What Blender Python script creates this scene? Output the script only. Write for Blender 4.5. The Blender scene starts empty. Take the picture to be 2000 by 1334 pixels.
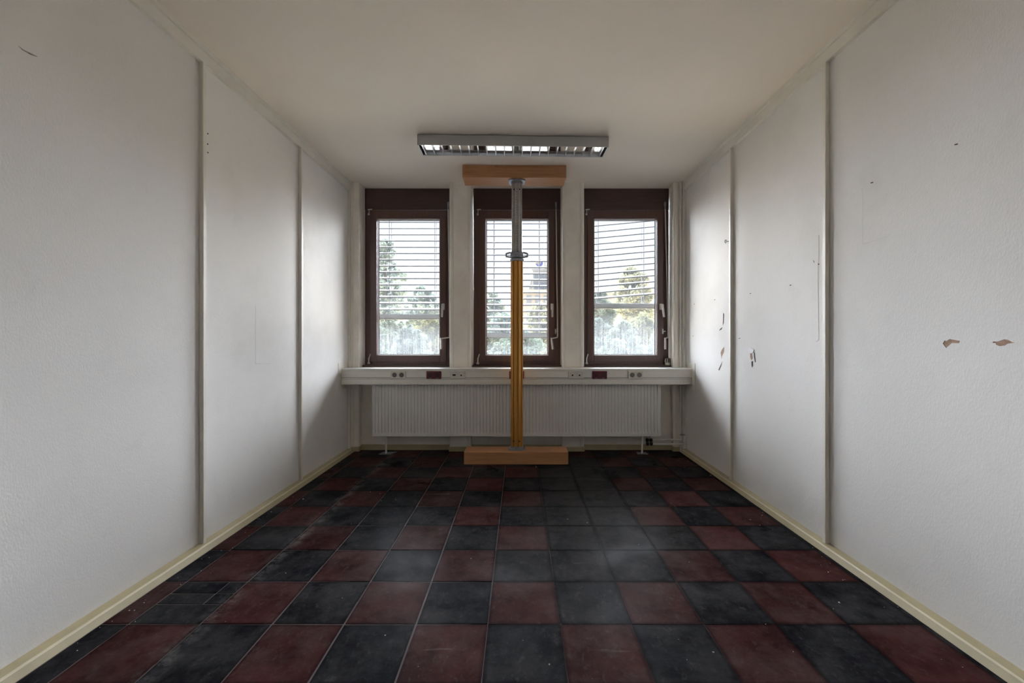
import bpy, bmesh, math, random
import numpy as np
from mathutils import Vector, Matrix

S = bpy.context.scene
COL = S.collection
rnd = random.Random(7)
PI = math.pi

# ------------------------------------------------------------------ camera, sky, exposure
cam_d = bpy.data.cameras.new('camera')
cam_d.sensor_fit = 'HORIZONTAL'
cam_d.sensor_width = 36.0
cam_d.lens = 14.4
cam_d.shift_x = -0.0075
cam_d.shift_y = -0.0025
cam_d.clip_start = 0.02
cam_d.clip_end = 2000
cam = bpy.data.objects.new('camera', cam_d)
cam.location = (0, 0, 1.189)
cam.rotation_euler = (PI / 2, 0, 0)
COL.objects.link(cam)
S.camera = cam

world = bpy.data.worlds.new('hazy_sky')
S.world = world
world.use_nodes = True
wn, wl = world.node_tree.nodes, world.node_tree.links
wn.clear()
w_out = wn.new('ShaderNodeOutputWorld')
w_bg = wn.new('ShaderNodeBackground')
w_geo = wn.new('ShaderNodeTexCoord')
w_sep = wn.new('ShaderNodeSeparateXYZ')
w_ramp = wn.new('ShaderNodeValToRGB')
w_ramp.color_ramp.elements[0].position = 0.05
w_ramp.color_ramp.elements[0].color = (0.97, 0.985, 1.0, 1)
w_ramp.color_ramp.elements[1].position = 0.45
w_ramp.color_ramp.elements[1].color = (0.70, 0.83, 1.0, 1)
wl.new(w_geo.outputs['Generated'], w_sep.inputs[0])
wl.new(w_sep.outputs['Z'], w_ramp.inputs['Fac'])
wl.new(w_ramp.outputs['Color'], w_bg.inputs['Color'])
w_bg.inputs['Strength'].default_value = 1.12
wl.new(w_bg.outputs[0], w_out.inputs[0])

# the sun behind bright haze: a very wide, soft source in front of the windows
sun_d = bpy.data.lights.new('hazy_sun', 'SUN')
sun_d.energy = 93.0
sun_d.angle = math.radians(112)
sun_d.color = (0.875, 0.925, 1.0)
sun = bpy.data.objects.new('hazy_sun', sun_d)
sun.rotation_euler = (math.radians(-46), 0, math.radians(9))     # shines towards -Y, 44 degrees downwards
sun.location = (0, 30, 30)
COL.objects.link(sun)

S.view_settings.view_transform = 'Standard'
S.view_settings.look = 'None'
S.view_settings.exposure = 0.0
S.view_settings.gamma = 1.0
S.view_settings.use_curve_mapping = False
S.cycles.max_bounces = 24
S.cycles.diffuse_bounces = 14
S.cycles.glossy_bounces = 6
S.cycles.transmission_bounces = 8
S.cycles.transparent_max_bounces = 32
S.cycles.use_denoising = True
S.cycles.sample_clamp_indirect = 8.0
S.cycles.caustics_reflective = False
S.cycles.caustics_refractive = False


# ------------------------------------------------------------------ materials
def new_mat(name):
    m = bpy.data.materials.new(name)
    m.use_nodes = True
    nt = m.node_tree
    nt.nodes.clear()
    return m, nt.nodes, nt.links


def position(n):
    return n.new('ShaderNodeNewGeometry').outputs['Position']


def noise(n, l, scale, detail=4, rough=0.55, vec=None, stretch=None):
    t = n.new('ShaderNodeTexNoise')
    t.inputs['Scale'].default_value = scale
    t.inputs['Detail'].default_value = detail
    t.inputs['Roughness'].default_value = rough
    v = vec if vec is not None else position(n)
    if stretch:
        mp = n.new('ShaderNodeMapping')
        mp.inputs['Scale'].default_value = stretch
        l.new(v, mp.inputs['Vector'])
        v = mp.outputs[0]
    l.new(v, t.inputs['Vector'])
    return t.outputs['Fac']


def ramp(n, l, fac, stops):
    r = n.new('ShaderNodeValToRGB')
    e = r.color_ramp.elements
    while len(e) < len(stops):
        e.new(0.5)
    for k, (p, c) in enumerate(stops):
        e[k].position = p
        e[k].color = (*c, 1) if len(c) == 3 else c
    l.new(fac, r.inputs['Fac'])
    return r.outputs['Color']


def mixc(n, l, fac, a, b, mode='MIX'):
    mx = n.new('ShaderNodeMix')
    mx.data_type = 'RGBA'
    mx.blend_type = mode
    for sock, v in ((mx.inputs[0], fac), (mx.inputs[6], a), (mx.inputs[7], b)):
        if hasattr(v, 'links'):
            l.new(v, sock)
        elif isinstance(v, (int, float)):
            sock.default_value = v
        else:
            sock.default_value = (*v, 1)
    return mx.outputs[2]


def math_n(n, l, op, a, b=None, clamp=False):
    m = n.new('ShaderNodeMath')
    m.operation = op
    m.use_clamp = clamp
    for sock, v in ((m.inputs[0], a), (m.inputs[1], b)):
        if v is None:
            continue
        if hasattr(v, 'links'):
            l.new(v, sock)
        else:
            sock.default_value = v
    return m.outputs[0]


def simple(name, col, rough=0.5, metal=0.0, var=0.06, vscale=6.0, bump=0.0, bscale=80.0, spec=0.5,
           stretch=None, coat=0.0):
    m, n, l = new_mat(name)
    o = n.new('ShaderNodeOutputMaterial')
    p = n.new('ShaderNodeBsdfPrincipled')
    l.new(p.outputs[0], o.inputs[0])
    f = noise(n, l, vscale, 5, stretch=stretch)
    lo = tuple(max(0, c * (1 - var * 2)) for c in col)
    hi = tuple(min(1, c * (1 + var * 2)) for c in col)
    l.new(ramp(n, l, f, [(0.25, lo), (0.75, hi)]), p.inputs['Base Color'])
    p.inputs['Roughness'].default_value = rough
    p.inputs['Metallic'].default_value = metal
    p.inputs['Specular IOR Level'].default_value = spec
    p.inputs['Coat Weight'].default_value = coat
    p.inputs['Coat Roughness'].default_value = 0.2
    if bump:
        b = n.new('ShaderNodeBump')
        b.inputs['Strength'].default_value = bump
        b.inputs['Distance'].default_value = 0.003
        l.new(noise(n, l, bscale, 4), b.inputs['Height'])
        l.new(b.outputs[0], p.inputs['Normal'])
    return m


def plaster(name, col, bump, dirt=0.5):
    """painted rough wallpaper: grainy relief, faint smudges"""
    m, n, l = new_mat(name)
    o = n.new('ShaderNodeOutputMaterial')
    p = n.new('ShaderNodeBsdfPrincipled')
    l.new(p.outputs[0], o.inputs[0])
    big = noise(n, l, 1.3, 6, 0.6)
    smudge = ramp(n, l, big, [(0.30, (0.88, 0.87, 0.86)), (0.46, (1, 1, 1))])
    mid = noise(n, l, 7.0, 5, 0.6)
    smudge2 = ramp(n, l, mid, [(0.26, (0.9, 0.89, 0.88)), (0.40, (1, 1, 1))])
    c = mixc(n, l, dirt, col, smudge, 'MULTIPLY')
    c = mixc(n, l, dirt * 0.5, c, smudge2, 'MULTIPLY')
    l.new(c, p.inputs['Base Color'])
    p.inputs['Roughness'].default_value = 0.62
    p.inputs['Specular IOR Level'].default_value = 0.02
    b = n.new('ShaderNodeBump')
    b.inputs['Strength'].default_value = bump
    b.inputs['Distance'].default_value = 0.002
    h1 = noise(n, l, 170, 3, 0.5, stretch=(1, 1, 0.55))
    h2 = noise(n, l, 45, 3, 0.5)
    h = math_n(n, l, 'ADD', h1, math_n(n, l, 'MULTIPLY', h2, 0.6))
    l.new(h, b.inputs['Height'])
    l.new(b.outputs[0], p.inputs['Normal'])
    return m


def tile_mat(name, c_lo, c_hi, worn):
    """polished and worn floor tile, colour differs a little from tile to tile"""
    m, n, l = new_mat(name)
    o = n.new('ShaderNodeOutputMaterial')
    p = n.new('ShaderNodeBsdfPrincipled')
    l.new(p.outputs[0], o.inputs[0])
    info = n.new('ShaderNodeObjectInfo')
    pos = position(n)
    add = n.new('ShaderNodeVectorMath')
    add.operation = 'ADD'
    l.new(pos, add.inputs[0])
    sc = n.new('ShaderNodeVectorMath')
    sc.operation = 'SCALE'
    sc.inputs[0].default_value = (13, 7, 3)
    l.new(info.outputs['Random'], sc.inputs['Scale'])
    l.new(sc.outputs[0], add.inputs[1])
    f1 = noise(n, l, 5.5, 9, 0.72, vec=add.outputs[0])
    base = ramp(n, l, f1, [(0.40, c_lo), (0.62, c_hi)])
    # tile to tile tint
    tint = ramp(n, l, info.outputs['Random'], [(0.0, (0.72, 0.74, 0.78)), (0.5, (1, 1, 1)), (1.0, (1.22, 1.18, 1.12))])
    base = mixc(n, l, 1.0, base, tint, 'MULTIPLY')
    # pale wear and fine scratches
    wear = noise(n, l, 3.2, 9, 0.72)
    wf = ramp(n, l, wear, [(0.46, (0, 0, 0)), (0.66, (1, 1, 1))])
    base = mixc(n, l, math_n(n, l, 'MULTIPLY', wf, 0.55), base, worn)
    scr = noise(n, l, 38, 7, 0.75, vec=add.outputs[0], stretch=(1.0, 0.6, 1.0))
    sf = ramp(n, l, scr, [(0.56, (0, 0, 0)), (0.66, (1, 1, 1))])
    base = mixc(n, l, math_n(n, l, 'MULTIPLY', sf, 0.15), base, (0.16, 0.155, 0.15))
    # dusty track along one joint by the left wall
    sep = n.new('ShaderNodeSeparateXYZ')
    l.new(pos, sep.inputs[0])
    d = math_n(n, l, 'ABSOLUTE', math_n(n, l, 'ADD', sep.outputs['X'], 1.315))
    band = math_n(n, l, 'SUBTRACT', 1.0, math_n(n, l, 'MULTIPLY', d, 16.0), clamp=True)
    dn = ramp(n, l, noise(n, l, 11, 8, 0.75), [(0.45, (0, 0, 0)), (0.62, (1, 1, 1))])
    base = mixc(n, l, math_n(n, l, 'MULTIPLY', math_n(n, l, 'MULTIPLY', band, dn), 0.5), base, (0.22, 0.21, 0.2))
    # pale scuffs
    sc2 = noise(n, l, 2.0, 6, 0.65, stretch=(0.6, 5.0, 1.0))
    sm = ramp(n, l, sc2, [(0.66, (0, 0, 0)), (0.76, (1, 1, 1))])
    base = mixc(n, l, math_n(n, l, 'MULTIPLY', sm, 0.3), base, (0.3, 0.29, 0.28))
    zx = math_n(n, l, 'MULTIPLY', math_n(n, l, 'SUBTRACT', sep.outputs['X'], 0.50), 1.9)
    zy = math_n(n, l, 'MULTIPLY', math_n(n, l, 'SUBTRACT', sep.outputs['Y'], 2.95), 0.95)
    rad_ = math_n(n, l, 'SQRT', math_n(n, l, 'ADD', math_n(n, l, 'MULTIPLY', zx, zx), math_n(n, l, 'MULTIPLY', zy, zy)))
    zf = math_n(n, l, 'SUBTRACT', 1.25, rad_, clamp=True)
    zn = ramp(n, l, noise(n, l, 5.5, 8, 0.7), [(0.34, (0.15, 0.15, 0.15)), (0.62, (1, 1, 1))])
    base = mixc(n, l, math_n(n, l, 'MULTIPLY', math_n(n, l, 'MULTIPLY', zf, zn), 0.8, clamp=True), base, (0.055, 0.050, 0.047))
    oc = n.new('ShaderNodeTexCoord')
    os_ = n.new('ShaderNodeSeparateXYZ')
    l.new(oc.outputs['Object'], os_.inputs[0])
    ed = math_n(n, l, 'MAXIMUM', math_n(n, l, 'ABSOLUTE', os_.outputs['X']), math_n(n, l, 'ABSOLUTE', os_.outputs['Y']))
    ed = math_n(n, l, 'ADD', ed, math_n(n, l, 'MULTIPLY', noise(n, l, 30, 5, 0.7), 0.014))
    ef = ramp(n, l, ed, [(0.1385, (1, 1, 1)), (0.150, (0.5, 0.5, 0.52))])
    base = mixc(n, l, 0.85, base, ef, 'MULTIPLY')
    l.new(base, p.inputs['Base Color'])
    rr = noise(n, l, 2.1, 6, 0.65)
    rc = ramp(n, l, rr, [(0.35, (0.24,) * 3), (0.68, (0.52,) * 3)])
    l.new(rc, p.inputs['Roughness'])
    p.inputs['Specular IOR Level'].default_value = 0.006
    b = n.new('ShaderNodeBump')
    b.inputs['Strength'].default_value = 0.16
    b.inputs['Distance'].default_value = 0.002
    l.new(noise(n, l, 30, 6, 0.65, vec=add.outputs[0]), b.inputs['Height'])
    l.new(b.outputs[0], p.inputs['Normal'])
    return m


def wood(name, c_lo, c_hi, rough, grain=(1.5, 22, 22), knots=True, coat=0.0):
    m, n, l = new_mat(name)
    o = n.new('ShaderNodeOutputMaterial')
    p = n.new('ShaderNodeBsdfPrincipled')
    l.new(p.outputs[0], o.inputs[0])
    g = noise(n, l, 3.0, 7, 0.6, stretch=grain)
    c = ramp(n, l, g, [(0.28, c_lo), (0.72, c_hi)])
    if knots:
        v = n.new('ShaderNodeTexVoronoi')
        v.inputs['Scale'].default_value = 5.5
        mp = n.new('ShaderNodeMapping')
        mp.inputs['Scale'].default_value = (0.7, 1.6, 1.6)
        l.new(position(n), mp.inputs['Vector'])
        l.new(mp.outputs[0], v.inputs['Vector'])
        k = ramp(n, l, v.outputs['Distance'], [(0.035, (1, 1, 1)), (0.075, (0, 0, 0))])
        c = mixc(n, l, math_n(n, l, 'MULTIPLY', k, 0.7), c, tuple(x * 0.3 for x in c_lo))
    l.new(c, p.inputs['Base Color'])
    p.inputs['Roughness'].default_value = rough
    p.inputs['Coat Weight'].default_value = coat
    p.inputs['Coat Roughness'].default_value = 0.18
    b = n.new('ShaderNodeBump')
    b.inputs['Strength'].default_value = 0.12
    b.inputs['Distance'].default_value = 0.002
    l.new(g, b.inputs['Height'])
    l.new(b.outputs[0], p.inputs['Normal'])
    return m


def glass_mat(name):
    """thin window glass, dusty all over and streaked by dried rain towards the bottom"""
    m, n, l = new_mat(name)
    o = n.new('ShaderNodeOutputMaterial')
    tr = n.new('ShaderNodeBsdfTransparent')
    tr.inputs['Color'].default_value = (0.985, 0.983, 0.985, 1)
    gl = n.new('ShaderNodeBsdfGlossy')
    gl.inputs['Roughness'].default_value = 0.03
    lw = n.new('ShaderNodeFresnel')
    lw.inputs['IOR'].default_value = 1.35
    m1 = n.new('ShaderNodeMixShader')
    l.new(lw.outputs[0], m1.inputs[0])
    l.new(tr.outputs[0], m1.inputs[1])
    l.new(gl.outputs[0], m1.inputs[2])
    du = n.new('ShaderNodeBsdfTranslucent')
    du.inputs['Color'].default_value = (0.86, 0.93, 0.97, 1)
    sep = n.new('ShaderNodeSeparateXYZ')
    l.new(position(n), sep.inputs[0])
    low = n.new('ShaderNodeMapRange')
    low.inputs['From Min'].default_value = 1.75
    low.inputs['From Max'].default_value = 1.15
    low.inputs['To Min'].default_value = 0.0
    low.inputs['To Max'].default_value = 1.0
    l.new(sep.outputs['Z'], low.inputs['Value'])
    st = noise(n, l, 1.0, 6, 0.65, stretch=(95, 1, 3.5))
    sf = ramp(n, l, st, [(0.40, (0, 0, 0)), (0.66, (1, 1, 1))])
    cl = noise(n, l, 8, 4, 0.6)
    f = math_n(n, l, 'MULTIPLY', math_n(n, l, 'MULTIPLY', sf, low.outputs[0]), 0.024)
    f = math_n(n, l, 'ADD', f, math_n(n, l, 'MULTIPLY', low.outputs[0], math_n(n, l, 'MULTIPLY', cl, 0.012)))
    f = math_n(n, l, 'ADD', f, 0.014)
    m2 = n.new('ShaderNodeMixShader')
    l.new(f, m2.inputs[0])
    l.new(m1.outputs[0], m2.inputs[1])
    l.new(du.outputs[0], m2.inputs[2])
    l.new(m2.outputs[0], o.inputs[0])
    return m


def foliage_mat(name, a, b):
    m, n, l = new_mat(name)
    o = n.new('ShaderNodeOutputMaterial')
    d = n.new('ShaderNodeBsdfDiffuse')
    t = n.new('ShaderNodeBsdfTranslucent')
    mx = n.new('ShaderNodeMixShader')
    mx.inputs[0].default_value = 0.4
    c = ramp(n, l, noise(n, l, 1.6, 5, 0.7), [(0.3, a), (0.7, b)])
    l.new(c, d.inputs[0])
    l.new(c, t.inputs[0])
    l.new(d.outputs[0], mx.inputs[1])
    l.new(t.outputs[0], mx.inputs[2])
    l.new(mx.outputs[0], o.inputs[0])
    return m


M = {}
M['wall'] = plaster('wall_paint', (0.80, 0.785, 0.76), 0.32, 0.6)
M['ceiling'] = plaster('ceiling_paint', (0.86, 0.795, 0.71), 0.18, 0.2)
M['trim'] = simple('trim_paint', (0.76, 0.73, 0.66), 0.5, var=0.03, vscale=5, bump=0.08, bscale=60)
M['pier'] = simple('pier_paint', (0.82, 0.785, 0.715), 0.5, var=0.06, vscale=4, bump=0.1, bscale=90)
M['skirting'] = simple('cream_skirting', (0.43, 0.37, 0.225), 0.38, var=0.05, vscale=9, bump=0.05, bscale=40)
M['skirting_edge'] = simple('cream_skirting_edge', (0.66, 0.60, 0.44), 0.3, var=0.04, vscale=9)
M['red'] = tile_mat('red_tile', (0.030, 0.0115, 0.0115), (0.062, 0.023, 0.022), (0.095, 0.062, 0.060))
M['dark'] = tile_mat('charcoal_tile', (0.0060, 0.0063, 0.0082), (0.024, 0.0240, 0.0268), (0.058, 0.056, 0.057))
M['grout'] = simple('floor_bed', (0.088, 0.066, 0.064), 0.8, var=0.3, vscale=3)
M['brown'] = wood('mahogany_varnish', (0.076, 0.036, 0.030), (0.112, 0.054, 0.045), 0.38, (14, 14, 1.2), False, 0.25)
M['brownh'] = wood('mahogany_board', (0.044, 0.021, 0.018), (0.070, 0.033, 0.028), 0.42, (1.2, 14, 14), False, 0.15)
M['beam'] = wood('spruce_beam', (0.36, 0.165, 0.068), (0.47, 0.235, 0.105), 0.6)
M['sill'] = simple('white_sill', (0.82, 0.81, 0.77), 0.28, var=0.02, vscale=6)
M['duct'] = simple('cable_channel_plastic', (0.76, 0.735, 0.67), 0.36, var=0.03, vscale=3)
M['duct_dark'] = simple('channel_gap', (0.25, 0.24, 0.21), 0.6)
M['well'] = simple('socket_well', (0.085, 0.075, 0.065), 0.5)
M['rad'] = simple('radiator_enamel', (0.70, 0.69, 0.66), 0.35, var=0.03, vscale=2)
M['pipe'] = simple('pipe_enamel', (0.68, 0.66, 0.62), 0.4, var=0.05, vscale=9)
M['black'] = simple('black_plastic', (0.012, 0.012, 0.013), 0.4)
M['hole'] = simple('dark_recess', (0.006, 0.006, 0.006), 0.8)
M['alu'] = simple('bare_aluminium', (0.46, 0.455, 0.44), 0.42, 1.0, var=0.08, vscale=20, bump=0.05)
M['alu_cast'] = simple('cast_aluminium', (0.30, 0.31, 0.34), 0.55, 0.7, var=0.1, vscale=30, bump=0.2, bscale=120)
M['gold'] = simple('yellow_anodised', (0.58, 0.285, 0.060), 0.40, 0.35, var=0.05, vscale=5, stretch=(1, 1, 0.3))
M['lampw'] = simple('lamp_housing', (0.42, 0.42, 0.41), 0.4, var=0.02, vscale=4)
M['mirror'] = simple('louvre_aluminium', (0.86, 0.85, 0.82), 0.06, 1.0, var=0.02)
M['satin'] = simple('satin_louvre', (0.62, 0.63, 0.65), 0.34, 0.9, var=0.02)
M['tube'] = simple('fluorescent_tube', (0.85, 0.85, 0.84), 0.2, var=0.01)
M['chrome'] = simple('satin_steel', (0.62, 0.60, 0.56), 0.35, 0.75, var=0.05, vscale=30)
M['handle'] = simple('handle_grey', (0.60, 0.585, 0.55), 0.35, 0.2, var=0.04, vscale=20)
M['sock'] = simple('socket_cream', (0.64, 0.615, 0.53), 0.3, var=0.02)
M['sockw'] = simple('socket_insert', (0.30, 0.285, 0.25), 0.3, var=0.02)
M['sockr'] = simple('socket_red', (0.115, 0.004, 0.016), 0.28, var=0.05)
M['sockrd'] = simple('socket_red_well', (0.05, 0.004, 0.010), 0.3, var=0.05)
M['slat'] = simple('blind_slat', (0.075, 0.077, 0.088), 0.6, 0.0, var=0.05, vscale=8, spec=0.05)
M['slat_top_lit'] = simple('blind_slat_top_lit', (0.42, 0.415, 0.40), 0.7, var=0.08, vscale=8, spec=0.02)  # daylight on the upper faces painted in as a paler slat colour
M['rail'] = simple('blind_rail', (0.13, 0.13, 0.135), 0.7, var=0.08, vscale=8, spec=0.02)
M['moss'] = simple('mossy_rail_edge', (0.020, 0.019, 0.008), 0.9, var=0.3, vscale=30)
M['cord'] = simple('ladder_cord', (0.20, 0.21, 0.26), 0.8)
M['glass'] = glass_mat('dusty_window_glass')
M['seal'] = simple('rubber_seal', (0.02, 0.02, 0.025), 0.6)
M['ledge'] = simple('bounce_ledge_paint', (0.80, 0.75, 0.66), 0.6, var=0.04, spec=0.02)  # pale, so the added ledge throws light up into the room
M['bead'] = simple('glazing_bead', (0.78, 0.76, 0.77), 0.3)
M['paper'] = simple('bare_paper', (0.36, 0.235, 0.165), 0.9, var=0.2, vscale=60)
M['slit'] = simple('torn_edge_dark', (0.05, 0.042, 0.036), 0.9)  # dark tone for tear slits, nails, hook and screw holes
M['flake'] = simple('loose_paint', (0.82, 0.82, 0.81), 0.6, var=0.03)
M['scuff'] = simple('scuff', (0.27, 0.25, 0.22), 0.9, var=0.2, vscale=60)
M['faint'] = simple('faint_scuff', (0.64, 0.63, 0.61), 0.8)
M['stain'] = simple('brown_stain', (0.12, 0.08, 0.04), 0.9)
M['crumb'] = simple('plaster_crumb', (0.72, 0.70, 0.66), 0.9)
M['ground'] = simple('gravel_ground', (0.74, 0.58, 0.38), 0.95, var=0.2, vscale=0.6)
M['bark'] = simple('bark', (0.05, 0.05, 0.04), 0.9, var=0.2, vscale=6)
M['leaf_a'] = foliage_mat('leaf_grey_green', (0.085, 0.112, 0.094), (0.155, 0.19, 0.15))
M['leaf_b'] = foliage_mat('leaf_yellow_green', (0.115, 0.124, 0.068), (0.20, 0.195, 0.11))
M['leaf_c'] = foliage_mat('leaf_blue_green', (0.070, 0.092, 0.088), (0.125, 0.155, 0.142))
M['leaf_f'] = foliage_mat('leaf_hazy_far', (0.15, 0.19, 0.175), (0.25, 0.30, 0.26))  # distance haze put into a paler leaf colour
M['leaf_g'] = foliage_mat('leaf_hazy_yellow', (0.19, 0.20, 0.13), (0.29, 0.29, 0.19))  # same haze put into the yellow leaf colour
M['conc'] = simple('pale_facade', (0.15, 0.16, 0.18), 0.8, var=0.05, vscale=0.4)
M['ochre'] = simple('ochre_facade', (0.18, 0.162, 0.155), 0.8, var=0.05, vscale=0.4)
M['fglass'] = simple('facade_glass', (0.09, 0.105, 0.135), 0.6, var=0.05, vscale=0.5, spec=0.02)
M['blue'] = simple('sign_blue', (0.04, 0.05, 0.20), 0.6, spec=0.02)
M['white'] = simple('sign_white', (0.20, 0.20, 0.20), 0.6, spec=0.02)


# ------------------------------------------------------------------ mesh helpers
class MB:
    def __init__(self):
        self.v, self.f = [], []

    def _add(self, vs, fs):
        k = len(self.v)
        self.v += [tuple(p) for p in vs]
        self.f += [tuple(i + k for i in f) for f in fs]
        return self

    def box(self, x0, x1, y0, y1, z0, z1):
        return self._add([(x0, y0, z0), (x1, y0, z0), (x1, y1, z0), (x0, y1, z0),
                          (x0, y0, z1), (x1, y0, z1), (x1, y1, z1), (x0, y1, z1)],
                         [(3, 2, 1, 0), (4, 5, 6, 7), (0, 1, 5, 4), (1, 2, 6, 5), (2, 3, 7, 6), (3, 0, 4, 7)])

    def prism(self, poly, a, b, axis):
        """closed polygon (2-D) swept from a to b along axis: X: (y,z)  Y: (x,z)  Z: (x,y)"""
        def put(p, t):
            return {'X': (t, p[0], p[1]), 'Y': (p[0], t, p[1]), 'Z': (p[0], p[1], t)}[axis]
        n = len(poly)
        vs = [put(p, a) for p in poly] + [put(p, b) for p in poly]
        fs = [tuple(range(n - 1, -1, -1)), tuple(range(n, 2 * n))]
        fs += [(i, (i + 1) % n, n + (i + 1) % n, n + i) for i in range(n)]
        return self._add(vs, fs)

    def tube(self, p0, p1, r, n=12, r1=None):
        p0, p1 = Vector(p0), Vector(p1)
        d = (p1 - p0).normalized()
        u = d.orthogonal().normalized()
        w = d.cross(u)
        r1 = r if r1 is None else r1
        vs = []
        for p, rr in ((p0, r), (p1, r1)):
            for k in range(n):
                a = 2 * PI * k / n
                vs.append(p + u * (rr * math.cos(a)) + w * (rr * math.sin(a)))
        fs = [tuple(range(n - 1, -1, -1)), tuple(range(n, 2 * n))]
        fs += [(i, (i + 1) % n, n + (i + 1) % n, n + i) for i in range(n)]
        return self._add(vs, fs)

    def path(self, pts, r, n=10):
        """round bar along a polyline"""
        pts = [Vector(p) for p in pts]
        rings = []
        u = None
        for i, p in enumerate(pts):
            d = (pts[min(i + 1, len(pts) - 1)] - pts[max(i - 1, 0)]).normalized()
            if u is None:
                u = d.orthogonal().normalized()
            u = (u - d * u.dot(d)).normalized()
            w = d.cross(u)
            rings.append([p + u * (r * math.cos(2 * PI * k / n)) + w * (r * math.sin(2 * PI * k / n)) for k in range(n)])
        vs = [q for ring in rings for q in ring]
        fs = [tuple(range(n - 1, -1, -1)), tuple(range((len(pts) - 1) * n, len(pts) * n))]
        for j in range(len(pts) - 1):
            fs += [(j * n + i, j * n + (i + 1) % n, (j + 1) * n + (i + 1) % n, (j + 1) * n + i) for i in range(n)]
        return self._add(vs, fs)

    def lathe(self, prof, c, n=20):
        """profile of (r, z) turned about the vertical through c"""
        vs, fs = [], []
        for r, z in prof:
            for k in range(n):
                a = 2 * PI * k / n
                vs.append((c[0] + r * math.cos(a), c[1] + r * math.sin(a), z))
        m = len(prof)
        for j in range(m - 1):
            fs += [(j * n + i, j * n + (i + 1) % n, (j + 1) * n + (i + 1) % n, (j + 1) * n + i) for i in range(n)]
        fs.append(tuple(range(n - 1, -1, -1)))
        fs.append(tuple(range((m - 1) * n, m * n)))
        return self._add(vs, fs)

    def ring_y(self, c, r0, r1, y0, y1, n=20, a0=0.0, a1=2 * PI):
        """flat ring facing -Y"""
        full = abs(a1 - a0 - 2 * PI) < 1e-6
        m = n if full else n + 1
        vs = []
        for y in (y0, y1):
            for r in (r0, r1):
                for k in range(m):
                    a = a0 + (a1 - a0) * k / n
                    vs.append((c[0] + r * math.cos(a), y, c[1] + r * math.sin(a)))
        fs = []
        for k in range(n):
            j = (k + 1) % m
            fs += [(k, j, m + j, m + k), (2 * m + j, 2 * m + k, 3 * m + k, 3 * m + j),
                   (m + k, m + j, 3 * m + j, 3 * m + k), (j, k, 2 * m + k, 2 * m + j)]
        if not full:
            fs += [(0, m, 3 * m, 2 * m), (m - 1, 3 * m - 1, 4 * m - 1, 2 * m - 1)]
        return self._add(vs, fs)

    def build(self, name, mat, parent=None, bevel=0.0, smooth=False, segs=1):
        off = Vector((0, 0, 0))
        p = parent
        while p is not None:
            off += p.location
            p = p.parent
        me = bpy.data.meshes.new(name)
        me.from_pydata([tuple(Vector(q) - off) for q in self.v], [], self.f)
        bm = bmesh.new()
        bm.from_mesh(me)
        bmesh.ops.recalc_face_normals(bm, faces=bm.faces)
        if bevel:
            ed = [e for e in bm.edges if len(e.link_faces) == 2 and e.calc_face_angle(0) > 0.6]
            bmesh.ops.bevel(bm, geom=ed, offset=bevel, segments=segs, affect='EDGES', clamp_overlap=True)
        bm.to_mesh(me)
        bm.free()
        me.materials.append(mat)
        if smooth:
            for f in me.polygons:
                f.use_smooth = True
            try:
                me.set_sharp_from_angle(angle=math.radians(40))
            except Exception:
                pass
        o = bpy.data.objects.new(name, me)
        COL.objects.link(o)
        if parent is not None:
            o.parent = parent
        return o


def tag(o, label=None, cat=None, group=None, kind=None):
    for k, v in (('label', label), ('category', cat), ('group', group), ('kind', kind)):
        if v:
            o[k] = v
    return o


def thing(name, loc, label, cat, group=None, kind=None):
    o = bpy.data.objects.new(name, None)
    COL.objects.link(o)
    o.location = loc
    o.empty_display_size = 0.1
    return tag(o, label, cat, group, kind)


def copy_tree(o, parent=None, shift=(0, 0, 0)):
    c = o.copy()
    COL.objects.link(c)
    if parent is not None:
        c.parent = parent
    else:
        c.location = o.location + Vector(shift)
    for ch in list(o.children):
        copy_tree(ch, c)
    return c


def box(name, mat, parent, x0, x1, y0, y1, z0, z1, bevel=0.0):
    return MB().box(x0, x1, y0, y1, z0, z1).build(name, mat, parent, bevel)


def patch(name, mat, parent, x, pts, depth):
    """thin slab with the outline pts (y, z) on a side wall at x, proud by depth towards the room"""
    return MB().prism(pts, x + (0.002 if depth < 0 else -0.002), x + depth, 'X').build(name, mat, parent)


# ------------------------------------------------------------------ room shell
XL, XR = -1.81, 1.75          # wall faces
YB = -2.60                    # wall behind the camera
YP = 4.335                    # front of piers
YN = 4.405                    # niche wall behind the radiator
YF = 4.50                     # window frame front
ZC = 2.845                    # ceiling

floor = box('floor', M['grout'], None, XL - 0.12, XR + 0.12, YB - 0.15, 4.80, -0.20, -0.0020)
tag(floor, 'checkered red and charcoal worn tile floor', 'floor', kind='structure')
ceil = box('ceiling', M['ceiling'], None, XL - 0.15, XR + 0.15, YB - 0.15, 4.80, ZC, ZC + 0.25)
tag(ceil, 'plain cream painted ceiling', 'ceiling', kind='structure')
wl_ = box('wall_left', M['wall'], None, XL - 0.25, XL - 0.012, YB - 0.15, 4.80, -0.1, ZC)
tag(wl_, 'off-white wall on the left with two painted battens', 'wall', kind='structure')
wr_ = box('wall_right', M['wall'], None, XR + 0.012, XR + 0.25, YB - 0.15, 4.80, -0.1, ZC)
tag(wr_, 'off-white wall on the right with torn paint and battens', 'wall', kind='structure')
wb_ = box('wall_back', M['wall'], None, XL - 0.02, XR + 0.02, YB - 0.15, YB, -0.1, ZC)
tag(wb_, 'plain wall behind the camera', 'wall', kind='structure')

# floor tiles: 30 cm grid, each an object; laid from the photograph's rows
lines_x = [-1.745, -1.632, -1.332, -1.032, -0.732, -0.432, -0.132, 0.168, 0.468, 0.768, 1.068, 1.368, 1.668]
lines_y = [0.207 + 0.3 * k for k in range(15)]          # 0.207 ... 4.407
lines_y[-1] = 4.385
tile_cache = {}


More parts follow.
